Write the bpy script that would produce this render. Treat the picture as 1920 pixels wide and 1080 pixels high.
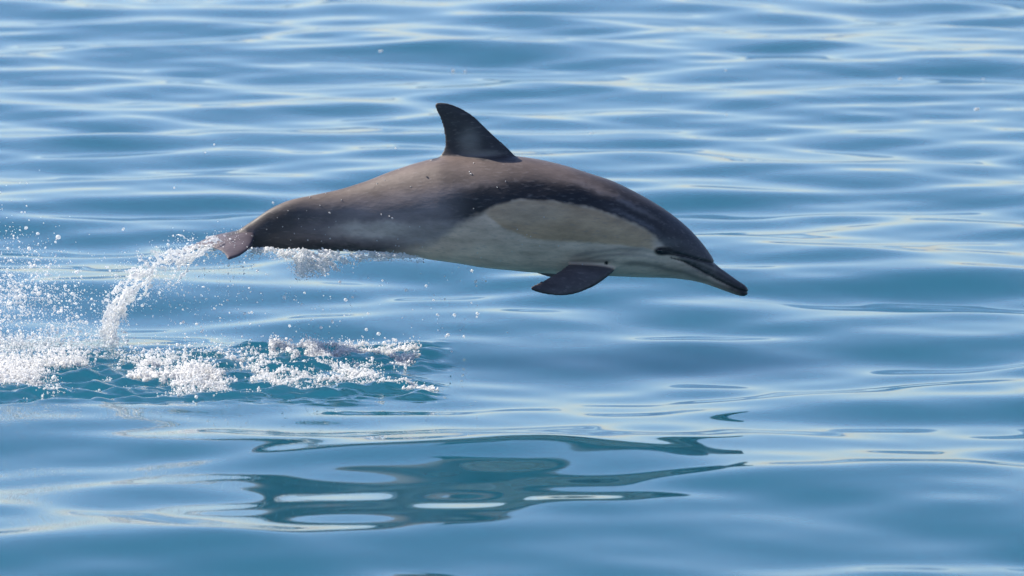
import bpy, bmesh, math
import numpy as np
from mathutils import Vector

for o in list(bpy.data.objects):
    bpy.data.objects.remove(o)
scene = bpy.context.scene
col = scene.collection

# ------------------------------------------------------------------ camera
D, CZ, AIM = 28.0, 3.75, 0.233          # metres: distance, height, height aimed at
FRAME_W = 3.90                          # metres across the frame at the dolphin
cam_d = bpy.data.cameras.new('camera')
cam = bpy.data.objects.new('camera', cam_d)
col.objects.link(cam)
scene.camera = cam
cam.location = (0, -D, CZ)
aimv = Vector((0, 0, AIM)) - cam.location
cam.rotation_euler = aimv.to_track_quat('-Z', 'Y').to_euler()
cam_d.sensor_width = 36
cam_d.lens = 36 * aimv.length / FRAME_W
cam_d.clip_end = 20000
cam_d.dof.use_dof = True
cam_d.dof.focus_distance = aimv.length - 0.1
cam_d.dof.aperture_fstop = 6.3

# ------------------------------------------------------------------ sky, sun, exposure
SUN_EL, SUN_AZ = 40.0, -72.0            # degrees; azimuth from +Y towards +X
world = bpy.data.worlds.new('World')
scene.world = world
world.use_nodes = True
wn = world.node_tree
sky = wn.nodes.new('ShaderNodeTexSky')
sky.sky_type = 'NISHITA'
sky.sun_disc = False
sky.sun_elevation = math.radians(SUN_EL)
sky.sun_rotation = math.radians(SUN_AZ)
sky.air_density = 0.8
sky.dust_density = 0.6
sky.ozone_density = 4.0
tint = wn.nodes.new('ShaderNodeMix')          # the camera's warm white balance, the same all over the sky
tint.data_type = 'RGBA'
tint.blend_type = 'MULTIPLY'
tint.inputs[0].default_value = 1
tint.inputs[7].default_value = (1.06, 0.99, 1.0, 1)
wn.links.new(sky.outputs[0], tint.inputs[6])
wn.links.new(tint.outputs[2], wn.nodes['Background'].inputs[0])
wn.nodes['Background'].inputs[1].default_value = 0.09

sun_d = bpy.data.lights.new('sun', 'SUN')
sun_d.energy = 4.3
sun_d.angle = math.radians(0.53)
sun_d.color = (1.0, 0.92, 0.80)
sun = bpy.data.objects.new('sun', sun_d)
col.objects.link(sun)
el, az = math.radians(SUN_EL), math.radians(SUN_AZ)
SUNV = Vector((math.sin(az) * math.cos(el), math.cos(az) * math.cos(el), math.sin(el)))
sun.rotation_euler = SUNV.to_track_quat('Z', 'Y').to_euler()
sun.location = (0, 0, 20)

vs = scene.view_settings
vs.view_transform = 'Standard'
vs.look = 'None'
vs.exposure = 1.08
vs.gamma = 1
vs.use_curve_mapping = False
scene.cycles.use_denoising = True
scene.cycles.max_bounces = 10
scene.cycles.transmission_bounces = 8
scene.cycles.transparent_max_bounces = 12
scene.cycles.sample_clamp_indirect = 6

# ------------------------------------------------------------------ pixel <-> place
bpy.context.view_layer.update()
CM = np.array(cam.rotation_euler.to_matrix())
CL = np.array(cam.location)
FOC = 1920 * cam_d.lens / 36

def ray(px, py):
    d = np.stack([(np.asarray(px, float) - 960) / FOC, (540 - np.asarray(py, float)) / FOC, -np.ones(np.shape(px))], -1)
    return d @ CM.T

def on_plane(px, py, y=0.0):
    """point where the sight line meets the upright plane at depth y"""
    d = ray(px, py)
    t = (np.asarray(y) - CL[1]) / d[..., 1]
    return CL + d * t[..., None]

def on_water(px, py, z=0.0):
    d = ray(px, py)
    t = (np.asarray(z) - CL[2]) / d[..., 2]
    return CL + d * t[..., None]

def to_px(P):
    q = (np.asarray(P) - CL) @ CM
    return 960 - q[..., 0] / q[..., 2] * FOC, 540 + q[..., 1] / q[..., 2] * FOC

def sm(a, b, x):
    t = np.clip((x - a) / (b - a), 0, 1)
    return t * t * (3 - 2 * t)

def interp(x, pts):
    p = np.array(pts, float)
    # monotone-ish smooth interpolation (Catmull-Rom on a fine linear grid, then box smoothed)
    return np.interp(x, p[:, 0], p[:, 1])

# value noise for numpy (fbm), used for clumping of spray and foam
_rn = np.random.RandomState(5)
_LAT = _rn.rand(64, 64, 64)

def vnoise(P):
    P = np.asarray(P, float)
    i = np.floor(P).astype(int)
    f = P - i
    f = f * f * (3 - 2 * f)
    r = 0
    for dx in (0, 1):
        for dy in (0, 1):
            for dz in (0, 1):
                w = (f[..., 0] if dx else 1 - f[..., 0]) * (f[..., 1] if dy else 1 - f[..., 1]) * (f[..., 2] if dz else 1 - f[..., 2])
                r = r + w * _LAT[(i[..., 0] + dx) % 64, (i[..., 1] + dy) % 64, (i[..., 2] + dz) % 64]
    return r

# ------------------------------------------------------------------ materials
def mat(name):
    m = bpy.data.materials.new(name)
    m.use_nodes = True
    nt = m.node_tree
    b = nt.nodes['Principled BSDF']
    return m, nt, b

def nd(nt, t, **kw):
    n = nt.nodes.new(t)
    for k, v in kw.items():
        setattr(n, k, v)
    return n

# sea water: dark blue-green body under a mirror-smooth surface
m_sea, nt, b = mat('sea_water')
b.inputs['Base Color'].default_value = (0.010, 0.082, 0.128, 1)
b.inputs['Roughness'].default_value = 0.03
b.inputs['Subsurface Weight'].default_value = 1.0     # light comes back up from deep in the water
b.inputs['Subsurface Radius'].default_value = (0.8, 1.0, 1.2)
b.inputs['Subsurface Scale'].default_value = 4.0
b.subsurface_method = 'BURLEY'
b.inputs['IOR'].default_value = 1.333
# dolphin skin: pigment per vertex, mottled, wet
m_skin, nt, b = mat('wet_dolphin_skin')
at = nd(nt, 'ShaderNodeAttribute', attribute_name='pigment')
tc = nd(nt, 'ShaderNodeTexCoord')
n1 = nd(nt, 'ShaderNodeTexNoise')
n1.inputs['Scale'].default_value = 14
n1.inputs['Detail'].default_value = 6
n1.inputs['Roughness'].default_value = 0.65
mp1 = nd(nt, 'ShaderNodeMapping')
mp1.inputs['Scale'].default_value = (0.5, 1, 1.6)
mp1.inputs['Rotation'].default_value = (0, 0.35, 0)
mr = nd(nt, 'ShaderNodeMapRange')
mr.inputs[1].default_value = 0.3
mr.inputs[2].default_value = 0.7
mr.inputs[3].default_value = 0.70
mr.inputs[4].default_value = 1.30
mx = nd(nt, 'ShaderNodeMix', data_type='RGBA', blend_type='MULTIPLY')
mx.inputs['Factor'].default_value = 1
nt.links.new(tc.outputs['Object'], mp1.inputs[0])
nt.links.new(mp1.outputs[0], n1.inputs['Vector'])
nt.links.new(n1.outputs['Fac'], mr.inputs[0])
nt.links.new(at.outputs['Color'], mx.inputs[6])
nt.links.new(mr.outputs[0], mx.inputs[7])
# fine pale scratches
n2 = nd(nt, 'ShaderNodeTexNoise')
n2.inputs['Scale'].default_value = 90
n2.inputs['Detail'].default_value = 5
mp2 = nd(nt, 'ShaderNodeMapping')
mp2.inputs['Scale'].default_value = (0.35, 1, 1.2)
mp2.inputs['Rotation'].default_value = (0, 0.5, 0)
mr2 = nd(nt, 'ShaderNodeMapRange')
mr2.inputs[1].default_value = 0.55
mr2.inputs[2].default_value = 0.75
mr2.inputs[3].default_value = 0.0
mr2.inputs[4].default_value = 0.42
mx2 = nd(nt, 'ShaderNodeMix', data_type='RGBA')
mx2.inputs[7].default_value = (0.22, 0.19, 0.185, 1)
nt.links.new(tc.outputs['Object'], mp2.inputs[0])
nt.links.new(mp2.outputs[0], n2.inputs['Vector'])
nt.links.new(n2.outputs['Fac'], mr2.inputs[0])
nt.links.new(mr2.outputs[0], mx2.inputs[0])
nt.links.new(mx.outputs[2], mx2.inputs[6])
nt.links.new(mx2.outputs[2], b.inputs['Base Color'])
b.inputs['Roughness'].default_value = 0.55
b.inputs['IOR'].default_value = 1.40
b.inputs['Coat Weight'].default_value = 0.15
b.inputs['Coat Roughness'].default_value = 0.30
b.inputs['Coat IOR'].default_value = 1.33
bp = nd(nt, 'ShaderNodeBump')
bp.inputs['Strength'].default_value = 0.25
bp.inputs['Distance'].default_value = 0.004
nt.links.new(n2.outputs['Fac'], bp.inputs['Height'])
nt.links.new(bp.outputs[0], b.inputs['Normal'])

m_eye, nt, b = mat('dark_wet_eye')
b.inputs['Base Color'].default_value = (0.006, 0.005, 0.005, 1)
b.inputs['Roughness'].default_value = 0.08

def water_mat(name, white, rough, weight):
    """clear water mixed with white: air in foam, painted-in sparkle in drops"""
    m, nt, b = mat(name)
    b.inputs['Base Color'].default_value = (1, 1, 1, 1)
    b.inputs['Transmission Weight'].default_value = 1
    b.inputs['Roughness'].default_value = rough
    b.inputs['IOR'].default_value = 1.333
    df = nd(nt, 'ShaderNodeBsdfDiffuse')
    df.inputs[0].default_value = (white, white, white, 1)
    tl = nd(nt, 'ShaderNodeBsdfTranslucent')
    tl.inputs[0].default_value = (white, white, white, 1)
    ms = nd(nt, 'ShaderNodeMixShader')
    ms.inputs[0].default_value = 0.5
    m2 = nd(nt, 'ShaderNodeMixShader')
    m2.inputs[0].default_value = weight
    nt.links.new(df.outputs[0], ms.inputs[1])
    nt.links.new(tl.outputs[0], ms.inputs[2])
    nt.links.new(b.outputs[0], m2.inputs[1])
    nt.links.new(ms.outputs[0], m2.inputs[2])
    nt.links.new(m2.outputs[0], nt.nodes['Material Output'].inputs['Surface'])
    return m

m_drop = water_mat('water_drop', 0.97, 0.10, 0.55)  # white share stands in for the glints of drops and beads
m_spray = water_mat('fine_spray', 0.97, 0.10, 0.7)
m_splash = water_mat('white_water', 0.95, 0.08, 0.55)
m_foam = water_mat('sea_foam', 0.95, 0.15, 0.8)

# ------------------------------------------------------------------ helpers
def new_mesh(name, V, F, smooth=True):
    me = bpy.data.meshes.new(name)
    V = np.asarray(V, np.float32)
    F = np.asarray(F, np.int32)
    k = F.shape[1]
    me.vertices.add(len(V))
    me.vertices.foreach_set('co', V.ravel())
    me.loops.add(F.size)
    me.loops.foreach_set('vertex_index', F.ravel())
    me.polygons.add(len(F))
    me.polygons.foreach_set('loop_start', np.arange(0, F.size, k, dtype=np.int32))
    me.polygons.foreach_set('loop_total', np.full(len(F), k, np.int32))
    me.update(calc_edges=True)
    me.polygons.foreach_set('use_smooth', np.full(len(F), smooth))
    me.update()
    return me

def link(name, me, m, parent=None, label=None, cat=None, group=None, kind=None):
    o = bpy.data.objects.new(name, me)
    if m is not None and not me.materials:
        me.materials.append(m)
    col.objects.link(o)
    if parent:
        o.parent = parent
    for k, v in (('label', label), ('category', cat), ('group', group), ('kind', kind)):
        if v:
            o[k] = v
    return o

def ico(sub):
    bm = bmesh.new()
    bmesh.ops.create_icosphere(bm, subdivisions=sub, radius=1)
    V = np.array([v.co[:] for v in bm.verts])
    F = np.array([[v.index for v in f.verts] for f in bm.faces])
    bm.free()
    return V, F

ICO = {1: ico(1), 2: ico(2), 3: ico(3)}

def blobs(P, R, rs, sub=1, stretch=0.35):
    """many little uneven water blobs as one vertex / face list"""
    V0, F0 = ICO[sub]
    n = len(P)
    S = 1 + stretch * (rs.rand(n, 3) - 0.5) * 2
    # random rotation
    q = rs.randn(n, 4)
    q /= np.linalg.norm(q, axis=1)[:, None]
    w, x, y, z = q.T
    M = np.stack([np.stack([1 - 2 * (y * y + z * z), 2 * (x * y - z * w), 2 * (x * z + y * w)], -1),
                  np.stack([2 * (x * y + z * w), 1 - 2 * (x * x + z * z), 2 * (y * z - x * w)], -1),
                  np.stack([2 * (x * z - y * w), 2 * (y * z + x * w), 1 - 2 * (x * x + y * y)], -1)], 1)
    V = V0[None] * S[:, None, :] * np.asarray(R)[:, None, None]
    V = np.einsum('nij,nkj->nki', M, V) + np.asarray(P)[:, None, :]
    F = F0[None] + (np.arange(n) * len(V0))[:, None, None]
    return V.reshape(-1, 3), F.reshape(-1, 3)

def fuse(V, F, voxel, smooth=2, fac=0.5):
    """one continuous skin round overlapping shapes"""
    me = new_mesh('tmp', V, F)
    o = bpy.data.objects.new('tmp', me)
    col.objects.link(o)
    r = o.modifiers.new('r', 'REMESH')
    r.mode = 'VOXEL'
    r.voxel_size = voxel
    r.use_smooth_shade = True
    if smooth:
        s = o.modifiers.new('s', 'SMOOTH')
        s.factor = fac
        s.iterations = smooth
    dg = bpy.context.evaluated_depsgraph_get()
    out = bpy.data.meshes.new_from_object(o.evaluated_get(dg))
    bpy.data.objects.remove(o)
    bpy.data.meshes.remove(me)
    out.polygons.foreach_set('use_smooth', np.ones(len(out.polygons), bool))
    return out

# ------------------------------------------------------------------ the sea
WS = np.random.RandomState(11)
WAVE_LEN = 0.30 * (6.0 / 0.30) ** (np.arange(60) / 59.0)      # metres, short ripples to slow swell
WAVE_DIR = [1.093, 0.739, 0.771, 1.908, 0.965, 1.576, 1.854, 0.750, 1.773, 1.920, 2.521, 1.348, 1.883, 0.739, 1.655, 1.656, 0.797, 2.314, 0.745, 1.368, 1.688, 1.750, 1.652, 2.212, 1.254, 2.140, 1.573, 1.552, 1.575, 0.896, 0.754, 2.203, 1.747, 1.527, 1.136, 1.214, 1.945, 1.116, 2.488, 1.200, 2.015, 1.647, 0.815, 1.045, 0.970, 0.751, 1.872, 2.348, 1.558, 2.462, 1.543, 1.344, 2.411, 2.284, 1.324, 1.783, 1.424, 0.662, 0.627, 1.283]
WAVE_PHASE = [4.339, 2.288, 1.269, 2.033, 5.679, 3.213, 5.078, 2.494, 0.625, 3.238, 1.282, 2.957, 5.421, 0.418, 6.187, 1.968, 1.673, 4.432, 2.801, 3.374, 0.647, 2.202, 6.060, 5.483, 6.015, 2.064, 2.505, 3.803, 1.195, 5.639, 0.922, 3.698, 1.032, 5.048, 2.852, 5.250, 0.622, 3.907, 0.361, 2.592, 0.538, 1.123, 5.228, 0.766, 1.476, 4.296, 2.604, 6.228, 4.316, 5.409, 3.461, 5.987, 5.986, 1.899, 5.869, 5.741, 4.977, 4.129, 5.448, 5.444]
WAVE_SLOPE = [0.00852, 0.00373, 0.00401, 0.01250, 0.00513, 0.00523, 0.00731, 0.00781, 0.01000, 0.00966, 0.01008, 0.00664, 0.00998, 0.00849, 0.01191, 0.00833, 0.01080, 0.01961, 0.02475, 0.00825, 0.01811, 0.02340, 0.01110, 0.00825, 0.01592, 0.01078, 0.01209, 0.01008, 0.00921, 0.02298, 0.02475, 0.02287, 0.01904, 0.00780, 0.00975, 0.01701, 0.00685, 0.00715, 0.00629, 0.00629, 0.01309, 0.01370, 0.00547, 0.01147, 0.00641, 0.00808, 0.01330, 0.01126, 0.00467, 0.01173, 0.00483, 0.00507, 0.00979, 0.00434, 0.00542, 0.00792, 0.00867, 0.00633, 0.00645, 0.00327]
WAVES = []
for lam, th, ph, sl in zip(WAVE_LEN, WAVE_DIR, WAVE_PHASE, WAVE_SLOPE):
    k = 2 * math.pi / lam
    WAVES.append((k * math.cos(th), k * math.sin(th), sl / k, ph, lam))

FOAM_LINES = [  # pixel polylines of the churned water, half-width in pixels
    ([(-60, 712), (60, 708), (160, 702), (260, 706), (360, 700), (455, 690)], 24),
    ([(-60, 735), (80, 735), (200, 728), (330, 722), (440, 720), (560, 716), (700, 712)], 20),
    ([(455, 655), (540, 668), (620, 663), (700, 662), (780, 662), (830, 658)], 15),
    ([(480, 690), (580, 690), (660, 700), (740, 708), (820, 717)], 13),
]

def churn_mask(x, y):
    P = np.stack([x, y, np.zeros_like(x)], -1)
    px, py = to_px(P)
    m = np.zeros_like(px)
    for pl, hw in FOAM_LINES:
        p = np.array(pl, float)
        cy = np.interp(px, p[:, 0], p[:, 1])
        inx = sm(p[0, 0] - 30, p[0, 0] + 20, px) * (1 - sm(p[-1, 0] - 50, p[-1, 0] + 30, px))
        m = np.maximum(m, inx * (1 - sm(hw * 0.5, hw * 1.9, np.abs(py - cy))))
    return m

CH = []
for i in range(40):
    lam = 0.045 * (0.24 / 0.045) ** WS.rand()
    th = WS.uniform(0, 2 * math.pi)
    k = 2 * math.pi / lam
    CH.append((k * math.cos(th), k * math.sin(th), 0.085 / k, WS.uniform(0, 2 * math.pi)))

def sea_z(x, y, cell=None, churn=True):
    z = np.zeros_like(x, dtype=float)
    for kx, ky, a, ph, lam in WAVES:
        w = a * np.sin(kx * x + ky * y + ph)
        if cell is not None:
            w = w * np.clip((lam / cell - 3) / 5, 0, 1)
        z += w
    if churn:
        near = (np.abs(x + 1.1) < 1.6) & (np.abs(y) < 2.2)
        if near.any():
            xs, ys = x[near], y[near]
            m = churn_mask(xs, ys)
            c = np.zeros_like(xs)
            for kx, ky, a, ph in CH:
                c += a * np.sin(kx * xs + ky * ys + ph)
            z[near] += m * (c + 0.012)
    return z

def axis(segs):
    a = [segs[0][0]]
    for lo, hi, step in segs:
        n = max(1, int(round((hi - lo) / step)))
        a += list(lo + (hi - lo) * (np.arange(n) + 1) / n)
    return np.array(a)

def grow(start, step, ratio, limit):
    out, s, p = [], step, start
    while p < limit:
        s *= ratio
        p += s
        out.append(p)
    return np.array(out)

xc = axis([(-3.6, -2.3, 0.03), (-2.3, 0.0, 0.0125), (0.0, 3.6, 0.031)])
yc = axis([(-9.5, -1.5, 0.030), (-1.5, 1.4, 0.0125), (1.4, 14, 0.034), (14, 40, 0.09)])
xg = grow(3.6, 0.03, 1.16, 6000)
xs_ = np.concatenate([-xg[::-1], xc, xg])
ys_ = np.concatenate([-9.5 - grow(0, 0.03, 1.2, 6000)[::-1], yc, 40 + grow(0, 0.09, 1.18, 8000)])
X, Y = np.meshgrid(xs_, ys_)
CX = np.gradient(xs_)[None, :].repeat(len(ys_), 0)
CY = np.gradient(ys_)[:, None].repeat(len(xs_), 1)
Z = sea_z(X, Y, np.maximum(CX, CY))
nx, ny = len(xs_), len(ys_)
idx = np.arange(nx * ny).reshape(ny, nx)
F = np.stack([idx[:-1, :-1], idx[:-1, 1:], idx[1:, 1:], idx[1:, :-1]], -1).reshape(-1, 4)
sea = link('sea', new_mesh('sea', np.stack([X, Y, Z], -1).reshape(-1, 3), F), m_sea,
           label='calm blue sea with smooth glassy ripples', kind='structure')
print('SEA', nx, ny)

# ------------------------------------------------------------------ the dolphin
TOP = [(424, 447), (432, 441), (440, 437), (467, 417), (500, 395), (533, 380), (560, 371), (600, 363), (640, 353.5), (683, 340.5),
       (717, 327.5), (750, 316), (783, 305.5), (807, 299), (830, 294), (865, 291.5), (900, 291), (940, 291.5), (968, 293.5), (1018, 301),
       (1066, 312.5), (1107, 325.5), (1152, 340.6), (1184, 356), (1214, 372.5), (1244, 391), (1270, 410), (1294, 431),
       (1315, 454), (1329.5, 473), (1337.5, 486), (1341.5, 494), (1347, 500), (1360, 509.3), (1380, 523.8), (1394, 533), (1399.5, 537.5), (1403, 543.5)]
BOT = [(424, 456), (432, 462), (445, 465), (480, 467), (517, 468), (567, 468.5), (633, 470.5), (683, 472), (733, 475), (800, 484.5), (867, 494.5),
       (900, 500), (960, 506), (989, 509), (1042, 513), (1100, 516.5), (1152, 518), (1196, 519.5), (1250, 520.5), (1285, 524), (1315, 530),
       (1345, 540), (1374, 550.5), (1386, 554.2), (1394, 555.3), (1399, 554), (1403, 550)]
RAT = [(424, 1.6), (440, 0.85), (470, 0.52), (510, 0.44), (570, 0.46), (650, 0.56), (750, 0.70), (850, 0.82), (950, 0.90), (1050, 0.94),
       (1150, 0.98), (1200, 1.02), (1260, 1.0), (1300, 0.98), (1330, 0.92), (1342, 1.05), (1365, 1.15), (1390, 1.3), (1403, 1.7)]

def smooth_curve(x, pts, k=1):
    """smooth (C1) curve through points"""
    p = np.array(pts, float)
    h = np.diff(p[:, 0])
    dl = np.diff(p[:, 1]) / h
    m = np.zeros(len(p))
    m[1:-1] = np.where(dl[:-1] * dl[1:] > 0, 2 * dl[:-1] * dl[1:] / (dl[:-1] + dl[1:] + 1e-12), 0.0)
    m[0], m[-1] = dl[0], dl[-1]
    i = np.clip(np.searchsorted(p[:, 0], x) - 1, 0, len(h) - 1)
    t = (x - p[i, 0]) / h[i]
    t2, t3 = t * t, t * t * t
    return ((2 * t3 - 3 * t2 + 1) * p[i, 1] + (t3 - 2 * t2 + t) * h[i] * m[i]
            + (-2 * t3 + 3 * t2) * p[i + 1, 1] + (t3 - t2) * h[i] * m[i + 1])

st = np.concatenate([np.linspace(424, 1320, 180), np.linspace(1323, 1403, 46)])
tp = smooth_curve(st, TOP)
bt = smooth_curve(st, BOT)
PT = on_plane(st, tp)
PB = on_plane(st, bt)
half_h = (PT[:, 2] - PB[:, 2]) / 2
half_w = half_h * interp(st, RAT)
NA = 64
ang = np.linspace(0, 2 * np.pi, NA, endpoint=False)
rings = []
for i in range(len(st)):
    cx_ = (PT[i, 0] + PB[i, 0]) / 2
    cz_ = (PT[i, 2] + PB[i, 2]) / 2
    e = float(np.interp(st[i], [424, 600, 1000, 1330, 1350, 1403], [1.0, 0.97, 0.94, 0.95, 0.9, 0.9]))
    ca, sa = np.cos(ang), np.sin(ang)
    yy = half_w[i] * np.sign(ca) * np.abs(ca) ** e
    zz = half_h[i] * np.sign(sa) * np.abs(sa) ** e
    # widest a little below the middle at the chest, above the middle on the head
    rings.append(np.stack([np.full(NA, cx_), yy, cz_ + zz], -1))
BV = np.concatenate(rings)
n = len(st)
ii = np.arange(n * NA).reshape(n, NA)
BF = np.stack([ii[:-1], np.roll(ii, -1, 1)[:-1], np.roll(ii, -1, 1)[1:], ii[1:]], -1).reshape(-1, 4)
BF = np.concatenate([BF[:, [0, 1, 2]], BF[:, [0, 2, 3]]])
c0, c1 = len(BV), len(BV) + 1
BV = np.concatenate([BV, rings[0].mean(0)[None], rings[-1].mean(0)[None] + [0.002, 0, 0]])
BF = np.concatenate([BF, np.stack([np.full(NA, c0), np.roll(ii[0], -1), ii[0]], -1), np.stack([np.full(NA, c1), ii[-1], np.roll(ii[-1], -1)], -1)])

def resample(P, n):
    P = np.asarray(P, float)
    s = np.concatenate([[0], np.cumsum(np.linalg.norm(np.diff(P, axis=0), axis=1))])
    t = np.linspace(0, s[-1], n)
    return np.stack([np.interp(t, s, P[:, k]) for k in range(3)], -1)

def fin(LE, TE, nrm, thick, n=40, m=24):
    """blade between a leading and a trailing edge with a rounded streamlined section"""
    LE, TE = resample(LE, n), resample(TE, n)
    for _ in range(2):
        for A in (LE, TE):
            A[1:-1] = (A[:-2] + 2 * A[1:-1] + A[2:]) / 4
    u = np.concatenate([np.linspace(0, 1, m), np.linspace(1, 0, m)[1:-1]])
    sgn = np.concatenate([np.ones(m), -np.ones(m - 2)])
    prof = (1.9 * np.sqrt(np.clip(u, 0, 1)) * (1 - u) ** 0.8 + 0.22 * np.sqrt(np.clip(4 * u * (1 - u), 0, 1)))
    V = []
    nrm = np.asarray(nrm, float)
    for i in range(n):
        t = i / (n - 1)
        nv = nrm if nrm.ndim == 1 else nrm[0] * (1 - t) + nrm[1] * t
        nv = nv / np.linalg.norm(nv)
        th = np.interp(t, [0, 1], thick) if len(thick) == 2 else np.interp(t, np.linspace(0, 1, len(thick)), thick)
        V.append(LE[i] + (TE[i] - LE[i]) * u[:, None] + nv * (sgn * prof * th)[:, None])
    k = len(u)
    V = np.concatenate(V)
    j = np.arange(n * k).reshape(n, k)
    Fq = np.stack([j[:-1], j[1:], np.roll(j, -1, 1)[1:], np.roll(j, -1, 1)[:-1]], -1).reshape(-1, 4)
    Ft = np.concatenate([Fq[:, [0, 1, 2]], Fq[:, [0, 2, 3]]])
    a, c = len(V), len(V) + 1
    V = np.concatenate([V, V[:k].mean(0)[None], V[-k:].mean(0)[None]])
    Ft = np.concatenate([Ft, np.stack([np.full(k, a), j[0], np.roll(j[0], -1)], -1), np.stack([np.full(k, c), np.roll(j[-1], -1), j[-1]], -1)])
    return V, Ft

def pix3(L):
    a = np.array(L, float)
    return on_plane(a[:, 0], a[:, 1], a[:, 2])

# dorsal fin
dLE = pix3([(985, 335, 0), (968, 293, 0), (949.6, 275, 0), (927.4, 256, 0), (908, 236.7, 0), (890.4, 219, 0), (872.6, 207, 0), (856, 199, 0), (841.5, 193.7, 0), (826.7, 191.6, 0), (819, 193, 0)])
dTE = pix3([(806, 335, 0), (818, 300, 0), (828, 288, 0), (833, 278, 0), (834, 266, 0), (833, 252, 0), (830.2, 237, 0), (825, 222, 0), (819, 208.5, 0), (815.5, 201, 0), (815.5, 196, 0)])
parts = [(BV, BF), fin(dLE, dTE, (0, 1, 0), (0.030, 0.026, 0.017, 0.011, 0.006))]
# flippers: near one, and its mirror image on the far side
fLE = [(1160, 494, -0.09), (1154, 507, -0.135), (1135, 523, -0.165), (1115.6, 536, -0.19), (1090, 548, -0.22), (1070, 553.5, -0.24), (1051, 555.2, -0.26), (1025, 552.5, -0.285), (1006, 548, -0.30), (996, 543.5, -0.31)]
fTE = [(1075, 478, -0.09), (1070, 491, -0.135), (1064, 496, -0.16), (1053, 504, -0.185), (1043, 511, -0.21), (1030, 519, -0.235), (1018, 525.5, -0.255), (1006, 531, -0.28), (998, 535.5, -0.30), (994.5, 539, -0.31)]
for s in (1, -1):
    A, B = pix3(fLE), pix3(fTE)
    A[:, 1] *= s
    B[:, 1] *= s
    parts.append(fin(A, B, (0.1, -0.85 * s, 0.5), (0.022, 0.019, 0.014, 0.009, 0.005)))
# tail flukes, swung a little: near tip, root, far tip
kLE = [(428, 486.5, -0.25), (438, 483.5, -0.235), (452, 478, -0.205), (466, 468, -0.155), (474, 456, -0.10), (478, 444, -0.05), (474, 436, 0.0), (452, 436, 0.05), (420, 441, 0.10), (390, 450, 0.155), (362, 461, 0.20), (342, 471, 0.23), (333, 477, 0.245)]
kTE = [(426, 485, -0.25), (423, 480, -0.225), (419, 475, -0.19), (411, 470, -0.145), (402, 466, -0.09), (393, 463, -0.045), (388, 461, 0.0), (380, 463, 0.045), (370, 466, 0.09), (358, 470, 0.145), (345, 474, 0.19), (336, 477.5, 0.23), (332, 478, 0.245)]
parts.append(fin(pix3(kLE), pix3(kTE), (-0.25, 0, 1), (0.005, 0.010, 0.016, 0.017, 0.016, 0.010, 0.005), n=70))

V, F, off = [], [], 0
for v, f in parts:
    V.append(v)
    F.append(f + off)
    off += len(v)
body_me = fuse(np.concatenate(V), np.concatenate(F), 0.0046, smooth=4)
nv = len(body_me.vertices)
co = np.empty(nv * 3, np.float32)
body_me.vertices.foreach_get('co', co)
co = co.reshape(-1, 3).astype(float)
nm = np.empty(nv * 3, np.float32)
body_me.vertex_normals.foreach_get('vector', nm)
nm = nm.reshape(-1, 3)
# both flanks carry the same pattern: read it in side view
sidev = co.copy()
sidev[:, 1] = -np.abs(sidev[:, 1])
PX, PY = to_px(sidev)
# side view without the tilt of the sight line, for the fins and the back
QX, QY = PX, PY

def dist_line(px, py, pl):
    p = np.array(pl, float)
    best = np.full(px.shape, 1e9)
    tt = np.zeros(px.shape)
    L = 0
    tot = np.sum(np.linalg.norm(np.diff(p, axis=0), axis=1))
    for a, c in zip(p[:-1], p[1:]):
        d = c - a
        l2 = d @ d
        t = np.clip(((px - a[0]) * d[0] + (py - a[1]) * d[1]) / l2, 0, 1)
        q = np.hypot(px - a[0] - t * d[0], py - a[1] - t * d[1])
        w = q < best
        best = np.where(w, q, best)
        tt = np.where(w, (L + t * math.sqrt(l2)) / tot, tt)
        L += math.sqrt(l2)
    return best, tt

onbody = np.abs(sidev[:, 1]) < 0.21
side = np.abs(nm[:, 1]) > 0.12
MOUTH = [(1258, 483), (1282, 490.5), (1307, 503), (1332, 517), (1357, 530), (1382, 542), (1404, 548)]
CREASE = [(1262, 474), (1283, 478.5), (1307, 485.5), (1325, 490), (1343, 493)]
CRE2 = [(1150, 470), (1190, 468), (1225, 476), (1250, 490)]
CRE3 = [(1105, 490), (1130, 478), (1165, 472), (1205, 478)]
disp = np.zeros(nv)
for pl, dep, wd in ((MOUTH, 0.0060, 2.0), (CREASE, 0.0060, 2.6), (CRE2, 0.0018, 4.0), (CRE3, 0.0015, 4.0)):
    d, t = dist_line(PX, PY, pl)
    disp -= dep * np.exp(-(d / wd) ** 2) * sm(0, 0.12, t)
# eye socket bulge
de = np.hypot((PX - 1238) / 1.4, PY - 470)
disp += 0.004 * np.exp(-(de / 9) ** 2)
# slack folds of skin and muscle on the flank
disp += (vnoise(np.stack([sidev[:, 0] * 9 + sidev[:, 2] * 5, sidev[:, 1] * 6, sidev[:, 2] * 16], -1)) - 0.5) * 0.0045 * sm(1300, 1150, PX) * (np.abs(sidev[:, 1]) < 0.2)
co2 = co + nm * disp[:, None]
body_me.vertices.foreach_set('co', co2.astype(np.float32).ravel())

# ---- pigment
wob = (vnoise(np.stack([PX / 22, PY / 14, np.zeros(nv)], -1)) - 0.5) * 7 + (vnoise(np.stack([PX / 6, PY / 5, np.ones(nv)], -1)) - 0.5) * 4
py = PY + wob
C = np.zeros((nv, 3))

def lay(mask, c):
    global C
    C = C * (1 - mask[:, None]) + np.array(c)[None] * mask[:, None]

CAPE = (0.115, 0.090, 0.082)
BAND = (0.017, 0.016, 0.020)
TAN = (0.45, 0.29, 0.175)
BELLY = (0.64, 0.475, 0.36)
GREY = (0.185, 0.155, 0.158)
PALE = (0.50, 0.43, 0.38)
TAILC = (0.036, 0.032, 0.034)
FLIP = (0.075, 0.062, 0.066)
C[:] = CAPE
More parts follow.
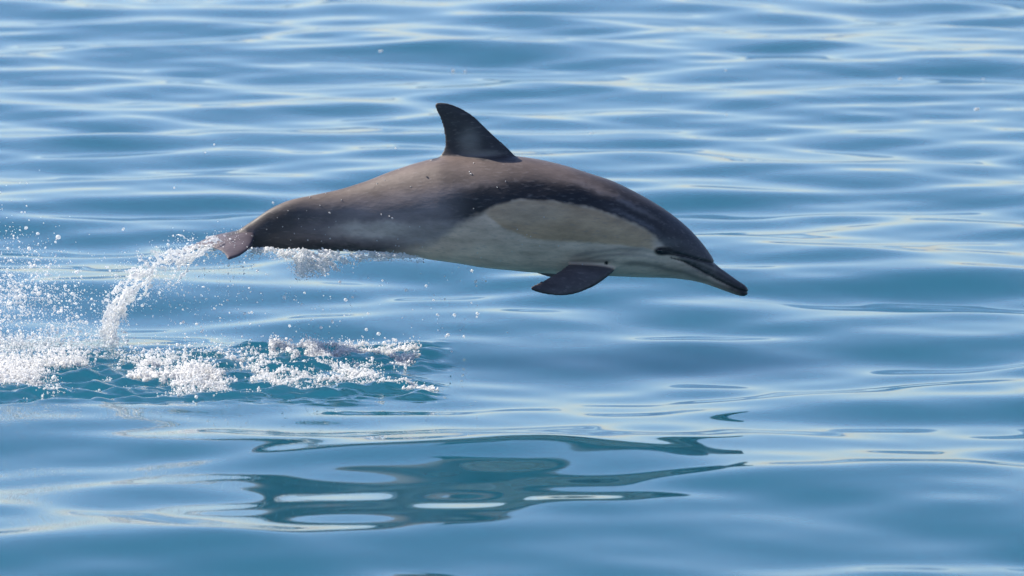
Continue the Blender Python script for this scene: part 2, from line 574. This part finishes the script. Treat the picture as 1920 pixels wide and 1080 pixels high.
# grey rear flank
up = interp(PX, [(420, 380), (480, 400), (560, 385), (640, 378), (720, 368), (800, 358), (870, 350), (950, 340)])
lay(sm(-16, 16, py - up) * (1 - sm(900, 960, PX)), GREY)
# dark tail stock
tl = sm(690, 520, PX + (py - 400) * 0.6)
lay(tl * sm(372, 402, py + (PX < 470) * 20) * 0.95, TAILC)
# pale blaze on the rear flank
d = np.hypot((PX - 700) / 95, (py - 430) / 20)
lay((1 - sm(0.35, 1.15, d)) * 0.85, PALE)
d = np.hypot((PX - 800) / 90, (py - 440) / 34)
lay((1 - sm(0.2, 1.2, d)) * 0.35, PALE)
# dark underside of the tail
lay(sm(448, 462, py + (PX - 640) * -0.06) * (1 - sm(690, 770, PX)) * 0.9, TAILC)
# dark side band under the cape
bu = interp(PX, [(800, 372), (850, 360), (900, 349), (959, 340), (1018, 341), (1078, 350), (1122, 365), (1167, 385), (1211, 406), (1250, 432), (1300, 470)])
bl = interp(PX, [(800, 400), (860, 404), (900, 397), (930, 385), (974, 374), (1033, 376), (1078, 384), (1122, 394), (1167, 412), (1211, 431), (1241, 451), (1262, 470)])
inb = sm(-9, 7, py - bu) * sm(800, 900, PX) * (1 - sm(1275, 1300, PX))
lay(inb * (1 - sm(-8, 8, py - bl - 8)), BAND)
# darker head and fore-back
hd = sm(1040, 1180, PX) * (1 - sm(-6, 10, py - bl))
lay(hd * 0.88, (0.034, 0.029, 0.032))
strk = np.exp(-((py - (bu - 9)) / 5.5) ** 2) * sm(1040, 1100, PX) * (1 - sm(1200, 1260, PX))
lay(strk * 0.8, (0.17, 0.14, 0.135))
strk = np.exp(-((py - (bu + 16)) / 6) ** 2) * sm(1120, 1180, PX) * (1 - sm(1215, 1260, PX))
lay(strk * 0.75, (0.12, 0.105, 0.115))
# belly and chest
dg = interp(PX, [(700, 476), (733, 471), (817, 456), (860, 424), (890, 404), (915, 393), (930, 386), (974, 375), (1033, 377), (1078, 385), (1122, 394), (1167, 412), (1211, 431), (1241, 452), (1270, 478), (1300, 502), (1345, 527), (1380, 546), (1404, 560)])
soft = np.interp(PX, [700, 860, 920, 1000, 1240], [14, 12, 6, 4, 6])
bel = sm(-1, 1, (py - dg) / soft) * sm(690, 780, PX)
lay(bel, BELLY)
# tan chest patch
tb = interp(PX, [(905, 397), (912, 402), (944, 426), (989, 444), (1033, 451), (1107, 454), (1167, 459), (1211, 465), (1232, 470)])
tan = sm(-1, 1, (PY - dg) / soft) * (1 - sm(-3, 4, PY - tb + wob * 0.4)) * sm(900, 925, PX) * (1 - sm(1215, 1240, PX))
lay(tan * 0.95, TAN)
d = np.hypot((PX - 985) / 90, (PY - 400) / 26)
lay(tan * (1 - sm(0.3, 1.2, d)) * 0.5, (0.50, 0.36, 0.26))
# stripes towards the flipper (neck-crease shade painted in) and along the jaw
for pl, wd, a, c in (
        ([(1060, 482), (1110, 474), (1160, 466), (1205, 468), (1228, 474)], 4.5, 0.45, (0.10, 0.10, 0.11)),
        ([(1085, 488), (1130, 480), (1170, 476), (1210, 480), (1235, 484)], 3.0, 0.40, (0.10, 0.10, 0.11)),
        ([(1150, 494), (1207, 493), (1257, 505), (1290, 513), (1330, 528), (1370, 545)], 5.0, 0.62, (0.06, 0.075, 0.07)),
        ([(1060, 491), (1100, 490), (1150, 489)], 4.0, 0.6, (0.06, 0.06, 0.065))):
    d, t = dist_line(PX, PY + wob * 0.3, pl)
    lay(np.exp(-(d / wd) ** 2) * a * sm(0, 0.15, t) * (1 - 0.5 * sm(0.85, 1, t)), c)
# head: grey melon above the eye line, dark beak
mel = sm(1235, 1262, PX) * (1 - sm(-3, 3, PY - interp(PX, [(1235, 462), (1262, 474), (1307, 485.5), (1343, 493)]))) * (PX < 1342)
lay(mel * 0.85, (0.058, 0.050, 0.055))
lay(np.exp(-(np.hypot((PX - 1248) / 26, (PY - 455) / 8)) ** 2) * 0.6, (0.16, 0.145, 0.14))
bk = sm(1262, 1290, PX) * sm(-2, 2, interp(PX, MOUTH) - PY + 1) * sm(-3, 3, PY - interp(PX, [(1262, 476), (1307, 487), (1343, 494)]) + (PX > 1340) * 60)
lay(bk * 0.95, (0.062, 0.053, 0.052))
lay(bk * np.exp(-((PY - interp(PX, [(1290, 485), (1345, 506), (1400, 541)])) / 3.0) ** 2) * 0.75, (0.19, 0.16, 0.14))
lay(sm(1335, 1398, PX) * 0.85, (0.020, 0.018, 0.020))
lay(np.exp(-(np.hypot((PX - 1300) / 16, (PY - 508) / 6)) ** 2) * 0.45, (0.14, 0.13, 0.14))
# eye patch and the stripe to the beak
d = np.hypot((PX - 1240) / np.where(PX > 1240, 24, 15), (PY - 470.5) / 9.0)
lay((1 - sm(0.65, 1.15, d)), (0.008, 0.008, 0.009))
d, t = dist_line(PX, PY, [(1245, 471), (1262, 475), (1283, 479.5), (1307, 486), (1343, 493)])
lay((1 - sm(0.5, 1.3, d / np.interp(t, [0, 0.4, 1], [7, 3.5, 2.2]))) * 0.95, (0.008, 0.008, 0.010))
d, t = dist_line(PX, PY, MOUTH)
lay((1 - sm(0.4, 1.2, d / 1.8)) * 0.85, (0.010, 0.009, 0.010))
# flippers, flukes and dorsal fin, told apart by where they stand out from the trunk
bx_ = on_plane(st, (tp + bt) / 2)
cz_at = np.interp(co[:, 0], bx_[:, 0], (PT[:, 2] + PB[:, 2]) / 2)
hh_at = np.interp(co[:, 0], bx_[:, 0], half_h)
hw_at = np.interp(co[:, 0], bx_[:, 0], half_w)
out = np.hypot(co[:, 1] / hw_at, (co[:, 2] - cz_at) / hh_at)     # 1 on the trunk, more on fins
flip = sm(1.05, 1.12, out) * (PX > 975) * (PX < 1168) * (PY > 470)
lay(flip, FLIP)
lay(flip * np.exp(-(dist_line(PX, PY, [(994, 541), (1051, 556), (1090, 549), (1135, 524), (1156, 507)])[0] / 4) ** 2) * 0.7, (0.018, 0.016, 0.018))
flu = sm(482, 470, PX) * sm(0.018, 0.035, np.abs(co[:, 1])) + (PX < 424)
flu = np.clip(flu, 0, 1)
lay(flu, (0.070, 0.056, 0.066))
FX, FY = to_px(co)
dz = interp(FX, [(815, 302), (835, 291), (872, 292), (908, 301), (964, 304), (975, 292)])  # dips at the front: fin's cast shadow on the back, painted dark
dor = sm(3, -3, FY - dz + wob * 0.4) * (FX > 808) * (FX < 972)
lay(dor, (0.040, 0.037, 0.040))
dd = np.hypot((FX - 880) / 26, (FY - 268) / 36)
lay(dor * (1 - sm(0.2, 1.2, dd)) * 0.8, (0.15, 0.14, 0.13))
dd = np.hypot((FX - 905) / 42, (FY - 288) / 9)
lay(dor * (1 - sm(0.2, 1.2, dd)) * 0.75, (0.19, 0.17, 0.155))
lay(1 - sm(2.5, 4.5, np.hypot(PX - 1137, PY - 493)), (0.01, 0.01, 0.01))
C = np.clip(C, 0, 1)
ca = body_me.color_attributes.new('pigment', 'FLOAT_COLOR', 'POINT')
ca.data.foreach_set('color', np.concatenate([C, np.ones((nv, 1))], 1).astype(np.float32).ravel())
body_me.update()

base = Vector((0.0, 0.0, 0.30))
dolphin = bpy.data.objects.new('dolphin', None)
dolphin.location = base
col.objects.link(dolphin)
dolphin['label'] = 'grey and tan dolphin leaping clear of the water, beak pointing down'
dolphin['category'] = 'dolphin'
body = link('body', body_me, m_skin, dolphin)
body.matrix_parent_inverse = dolphin.matrix_world.inverted()
body.location = (0, 0, 0)
bpy.context.view_layer.update()
body.matrix_parent_inverse.identity()
body.location = -base
print('BODY', nv)

# nearest body point along the sight line through a pixel
from mathutils.bvhtree import BVHTree
tree = BVHTree.FromPolygons([tuple(v) for v in co2], [tuple(p.vertices) for p in body_me.polygons])
def hit(px_, py_):
    d = Vector(ray(px_, py_)).normalized()
    h = tree.ray_cast(Vector(CL), d)
    return h[0], h[1]

ev, ef = ICO[3]
for s in (1, -1):
    h, hn = hit(1236.5, 470)
    me = new_mesh('eye', ev * [0.0105, 0.007, 0.0085], ef)
    e = link('eye', me, m_eye, dolphin)
    e.location = Vector((h.x, s * (h.y + 0.002), h.z)) - base

# ------------------------------------------------------------------ splash trailing from the tail
rs = np.random.RandomState(3)
PATH = np.array([(462, 450, 8), (430, 456, 11), (395, 459, 13), (360, 470, 18), (325, 486, 22), (290, 504, 24), (262, 522, 24), (238, 545, 22),
                 (218, 572, 20), (207, 600, 17), (199, 630, 16), (188, 660, 15), (176, 688, 16), (160, 712, 22)], float)
ps = np.linspace(0, 1, len(PATH))
def path_at(t):
    return np.stack([np.interp(t, ps, PATH[:, k]) for k in range(3)], -1)
P, R = [], []
for k in range(230):
    t0 = rs.rand() ** 0.9
    ln = rs.uniform(0.03, 0.13)
    n = int(rs.uniform(10, 26))
    t = np.clip(np.linspace(t0, t0 + ln, n), 0, 1)
    c = path_at(t)
    o1, o2 = rs.normal(0, 0.5), rs.normal(0, 0.5)
    dr = rs.normal(0, 0.6, 2)
    s = np.linspace(0, 1, n)
    jit = np.cumsum(rs.normal(0, 1.5, (n, 2)), 0)
    px_ = c[:, 0] + (o1 + dr[0] * s) * c[:, 2] + jit[:, 0]
    py_ = c[:, 1] + (o2 + dr[1] * s) * c[:, 2] * 0.8 + jit[:, 1] + abs(rs.normal(0, 3)) * s
    yy = 0.02 + rs.normal(0, 0.045) + rs.normal(0, 0.03) * s
    P.append(on_plane(px_, py_, np.broadcast_to(yy, px_.shape)))
    r0 = rs.uniform(0.0018, 0.0058)
    R.append(r0 * (0.35 + np.sin(np.pi * np.clip(s * 0.9 + 0.1, 0, 1))) * rs.uniform(0.7, 1.25, n))
P, R = np.concatenate(P), np.concatenate(R)
v, f = blobs(P, R, rs, 1)
splash = link('splash', fuse(v, f, 0.0024, smooth=1), m_splash, label='torn ribbon of white water arcing down from the dolphin tail', cat='splash', kind='stuff')

# thin curtain of water hanging under the tail stock
P, R = [], []
for k in range(330):
    u = rs.rand()
    x0 = 466 + u * 300 if k % 2 else rs.triangular(530, 565, 650)
    top = np.interp(x0, [466, 560, 700, 780], [466, 467, 472, 480]) - 3
    dep = np.interp(x0, [466, 500, 535, 556, 605, 640, 690, 740, 790], [12, 10, 22, 54, 48, 26, 16, 12, 4])
    n = int(rs.uniform(6, 18))
    s = np.linspace(0, 1, n)
    a = rs.rand() * 0.75
    px_ = x0 + np.cumsum(rs.normal(0.6, 2.2, n)) + s * rs.normal(5, 12)
    py_ = top + dep * np.clip(a + s * rs.uniform(0.1, 0.5), 0, 1.02) + rs.normal(0, 0.5, n)
    yy = -0.085 + rs.normal(0, 0.015)
    P.append(on_plane(px_, py_, np.full(n, yy)))
    R.append(rs.uniform(0.0016, 0.0042) * rs.uniform(0.6, 1.4, n))
P, R = np.concatenate(P), np.concatenate(R)
v, f = blobs(P, R, rs, 1)
link('water_curtain', fuse(v, f, 0.0024, smooth=1), m_spray, label='lacy curtain of water hanging below the dark tail stock', cat='water curtain', kind='stuff')

# spray: clouds of little drops, clumped
def cloud(n, sampler, clump, rmin, rmax, power=2.4):
    P, R = [], []
    while len(P) < n:
        a = sampler(4 * n)
        q = on_plane(a[:, 0], a[:, 1], a[:, 2])
        w = vnoise(q * clump) * 0.65 + vnoise(q * clump * 2.7 + 9) * 0.35
        keep = w > rs.uniform(0.42, 0.72, len(w))
        keep &= q[:, 2] > 0.0
        q = q[keep]
        P += list(q)
        R += list(rmin * (1 - rs.rand(len(q)) * (1 - (rmin / rmax) ** power)) ** (-1 / power))
    return np.array(P[:n]), np.array(R[:n])

def s_left(n):
    x = 300 * rs.rand(n) ** 1.2 - 60
    y = 725 - np.abs(rs.normal(0, 1, n)) * np.interp(x, [-60, 60, 150, 220], [105, 100, 75, 40])
    return np.stack([x, y, rs.normal(0.0, 0.16, n)], -1)
def s_arc(n):
    t = rs.rand(n)
    c = path_at(t)
    return np.stack([c[:, 0] + rs.normal(0, 0.95, n) * c[:, 2] + 3, c[:, 1] + rs.normal(0.1, 0.95, n) * c[:, 2], rs.normal(0.02, 0.09, n)], -1)
def s_under(n):
    x = rs.uniform(290, 480, n)
    y = np.interp(x, [290, 480], [520, 480]) + np.abs(rs.normal(0, 28, n))
    return np.stack([x, y, rs.normal(0.0, 0.10, n)], -1)
def s_curt(n):
    x = 466 + 330 * rs.rand(n) ** 1.2
    dep = np.interp(x, [466, 500, 535, 556, 605, 640, 690, 740, 800], [22, 20, 28, 62, 52, 32, 20, 14, 10])
    return np.stack([x, np.interp(x, [466, 560, 700, 800], [464, 466, 471, 483]) + dep * rs.rand(n), rs.normal(-0.09, 0.02, n)], -1)
def s_wide(n):
    x = rs.uniform(-60, 470, n)
    y = rs.uniform(470, 730, n)
    return np.stack([x, y, rs.normal(0, 0.2, n)], -1)
Ps, Rs = [], []
for args in ((8200, s_left, 9, 0.0013, 0.0080), (2600, s_arc, 16, 0.0010, 0.0055), (330, s_under, 12, 0.0010, 0.0050), (1900, s_curt, 14, 0.0009, 0.0040), (900, s_wide, 5, 0.0010, 0.0060)):
    p, r = cloud(*args)
    Ps.append(p)
    Rs.append(r)
P, R = np.concatenate(Ps), np.concatenate(Rs)
big = R > 0.0030
v1, f1 = blobs(P[~big], R[~big], rs, 1)
v2, f2 = blobs(P[big], R[big], rs, 2)
link('spray', new_mesh('spray', np.concatenate([v1, v2]), np.concatenate([f1, f2 + len(v1)])), m_spray,
     label='cloud of fine white spray thrown up behind the leaping dolphin', cat='spray', kind='stuff')

# foam and bubbles riding on the churned water
P, R, PB2, RB2 = [], [], [], []
FO = [([(-60, 706), (60, 704), (160, 700), (230, 708), (300, 704), (380, 698), (455, 690)], 13, 12000, 0.026),
      ([(-60, 735), (80, 733), (200, 724), (330, 715), (440, 712), (520, 716)], 9, 4200, 0.011),
      ([(505, 668), (560, 670), (620, 665), (700, 664), (780, 662), (830, 659)], 6.5, 5200, 0.017),
      ([(470, 700), (560, 706), (650, 700), (720, 707), (745, 708)], 8, 2200, 0.010),
      ([(690, 716), (730, 708), (760, 714), (822, 718)], 2.2, 420, 0.006),
      ([(450, 680), (560, 688), (640, 692), (700, 690)], 10, 900, 0.010)]
for pl, sd, n, hgt in FO:
    p = np.array(pl, float)
    m = 7 * n
    s = rs.rand(m)
    x = p[0, 0] + (p[-1, 0] - p[0, 0]) * s
    y = np.interp(x, p[:, 0], p[:, 1]) + rs.normal(0, sd, m)
    q = on_water(x, y)
    w = vnoise(q * [6, 4, 1]) * 0.5 + vnoise(q * [17, 10, 1] + 4) * 0.3 + vnoise(q * [45, 26, 1] + 7) * 0.2
    fade = np.interp(s, [0, 0.8, 1], [1, 1, 0.6])
    k = np.where(w * fade > rs.uniform(0.44, 0.60, m))[0][:n]
    q, w = q[k], w[k]
    z0 = sea_z(q[:, 0], q[:, 1])
    q[:, 2] = z0 + np.abs(rs.normal(0, 1, len(k))) * hgt * np.clip((w - 0.40) * 4, 0.04, 1)
    P.append(q)
    R.append(np.clip(rs.lognormal(math.log(0.0020), 0.45, len(k)), 0.0009, 0.0065))
    c = np.where((w > 0.52) & (rs.rand(len(k)) < 0.28))[0]
    qc = q[c].copy()
    qc[:, 2] = z0[c] + 0.35 * (q[c, 2] - z0[c])
    PB2.append(qc)
    RB2.append(rs.uniform(0.003, 0.0065, len(c)))
P, R = np.concatenate(P), np.concatenate(R)
v, f = blobs(P, R, rs, 1, 0.75)
link('foam', new_mesh('foam', v, f), m_foam, label='bubbly white foam on the churned water behind the dolphin', cat='foam', kind='stuff')
v, f = blobs(np.concatenate(PB2), np.concatenate(RB2), rs, 1, 0.5)
link('froth', fuse(v, f, 0.0034, smooth=0), m_foam, label='low ridges of solid white froth under the bubbles on churned water', cat='froth', kind='stuff')

# flecks of foam floating on the open sea
fl_me = new_mesh('foam_fleck', blobs(rs.normal(0, 1, (9, 3)) * [0.012, 0.010, 0.0005], rs.uniform(0.004, 0.008, 9), rs, 1)[0], blobs(np.zeros((9, 3)), np.ones(9), rs, 1)[1])
for a_, b_, r in [(714, 96, 1.0), (850, 132, 0.7), (872, 134, 0.7), (1131, 118, 0.6), (1361, 132, 0.6), (1362, 216, 0.6), (1688, 148, 1.0), (1844, 148, 0.6), (1832, 205, 1.3), (950, 122, 0.6), (1108, 250, 0.6)]:
    w_ = on_water(np.array([a_ * 1.0]), np.array([b_ * 1.0]))
    for _ in range(3):
        w_ = on_water(np.array([a_ * 1.0]), np.array([b_ * 1.0]), sea_z(w_[:, 0], w_[:, 1], churn=False))
    o = link('foam_fleck', fl_me, m_foam, label='tiny white fleck of foam afloat on the open rippled sea', cat='foam fleck', group='foam flecks on the open sea')
    o.location = w_[0]
    o.scale = (r * 0.75, r * 0.6, r * 0.6)

# ------------------------------------------------------------------ single drops one can pick out
drop_me = []
for k in range(6):
    v, f = ICO[3]
    q = np.random.RandomState(40 + k)
    d = v * (1 + 0.16 * q.randn(3))
    d = d * (1 + 0.25 * (vnoise(v * 1.3 + 7 * k + 20)[:, None] - 0.5))
    drop_me.append(new_mesh('water_droplet', d, f))
def drop(p, r, label, group):
    o = link('water_droplet', drop_me[rs.randint(6)], m_drop, label=label, cat='droplet', group=group)
    o.location = p
    o.scale = (r, r, r)
    o.rotation_euler = tuple(rs.uniform(0, 6.28, 3))
    return o
def drop_words(a, b, r):
    big_ = 'large' if r > 0.0036 else 'small'
    if a < 200:
        w = 'in the spray cloud beyond the white splash ribbon'
    elif a < 440:
        w = 'beside the torn white splash ribbon, behind the tail'
    elif b > 640:
        w = 'about to fall into the foam patch under the dolphin'
    elif a < 640:
        w = 'falling under the lacy curtain of the tail stock'
    elif a < 780:
        w = 'falling between the water curtain and the pale belly'
    else:
        w = 'in the trickle falling from the pale belly'
    return '%s %s droplet %s' % (big_, 'round glassy' if big_ == 'large' else 'bright', w), 'drops ' + w.split(',')[0]
KNOWN = [(870, 631, 4.5), (840, 628, 5), (836, 631, 3), (761, 544, 4), (690, 588, 4), (648, 562, 5), (661, 557, 4), (533, 558, 5), (571, 549, 3.5),
         (602, 614, 4), (623, 602, 3.5), (624, 605, 2.5), (472, 586, 4), (459, 588, 4), (687, 618, 5), (710, 626, 5.5), (637, 529, 4), (885, 508, 4), (892, 528, 4.5), (893, 536, 3),
         (911, 527, 3), (895, 588, 5), (894, 594, 3), (852, 591, 5), (820, 590, 4), (799, 536, 4), (834, 561, 3), (813, 563, 3), (737, 636, 3), (722, 634, 3), (738, 644, 3), (791, 740, 3.5),
         (797, 687, 3), (839, 769, 4), (841, 776, 3), (800, 782, 3), (818, 800, 3), (873, 772, 3), (688, 748, 4), (622, 757, 3), (593, 793, 4), (592, 804, 4), (690, 748, 3), (420, 647, 5),
         (411, 659, 3.5), (402, 271, 2.5), (385, 286, 2.5), (327, 352, 3), (512, 380, 3), (742, 278, 2.5), (232, 429, 3), (404, 750, 4), (403, 764, 4), (36, 545, 5), (122, 552, 4), (262, 488, 4), (267, 573, 4), (230, 431, 3)]
for a, b_, r in KNOWN:
    p = on_plane(a, b_, rs.normal(-0.05, 0.12))
    if p[2] > 0.02:
        drop(p, r * 0.00135, *drop_words(a, b_, r * 0.00105))
for k in range(165):
    cx_ = rs.choice([520, 600, 700, 825, 890, 640], p=[.2, .2, .15, .2, .1, .15]) + rs.normal(0, 32)
    cy_ = rs.uniform(500, 790)
    p = on_plane(cx_, cy_, rs.normal(-0.03, 0.10))
    r = 0.0011 * min(5.0, rs.lognormal(math.log(1.8), 0.4))
    if p[2] > 0.0:
        drop(p, r, *drop_words(cx_, cy_, r))
for k in range(80):
    cx_, cy_ = rs.uniform(-10, 440), rs.uniform(480, 690)
    p = on_plane(cx_, cy_, rs.normal(0, 0.15))
    r = 0.00105 * min(6, rs.lognormal(math.log(2.4), 0.4))
    if p[2] > 0:
        drop(p, r, *drop_words(cx_, cy_, r))
# beads of water on the skin
SKIN = [(809, 301, 2.2), (883, 326, 3), (880, 322, 2.2), (888, 306, 1.8), (748, 318, 1.6), (707, 344, 1.8), (721, 338, 1.5), (611, 363, 2), (581, 370, 2.4), (618, 399, 2.8), (617, 426, 1.8),
        (736, 409, 3), (730, 405, 2.4), (715, 402, 2), (619, 447, 2.2), (577, 450, 2.4), (603, 452, 1.8), (552, 438, 1.6), (746, 448, 2), (742, 460, 2.4), (748, 461, 2), (707, 451, 1.8), (792, 463, 1.8),
        (787, 425, 1.6), (768, 425, 1.4), (888, 391, 1.8), (932, 351, 1.8), (1020, 407, 1.8), (948, 340, 1.4), (970, 430, 1.6), (988, 440, 1.5), (995, 443, 1.7), (979, 458, 1.6), (1012, 461, 1.5),
        (1047, 461, 1.8), (1092, 496, 2), (960, 471, 1.5), (902, 483, 2), (895, 474, 1.8), (939, 489, 1.5), (770, 350, 1.4), (640, 375, 1.4), (560, 410, 1.5), (530, 425, 1.6), (520, 408, 1.4),
        (600, 385, 1.5), (540, 395, 1.3), (500, 430, 1.6), (590, 430, 1.5), (630, 415, 1.3), (565, 425, 1.3), (610, 440, 1.4), (575, 395, 1.3), (545, 450, 1.5)]
for a, b_, r in SKIN:
    h, hn = hit(a, b_)
    if h is not None:
        drop(h + hn * 0.0006, r * 0.0013, 'bead of water clinging to the %s of the dolphin' % ('grey tail stock' if a < 700 else 'pale chest and belly' if b_ > 395 and a > 860 else 'grey flank' if b_ > 380 else 'brown back below the fin'), 'water beads on the dolphin')
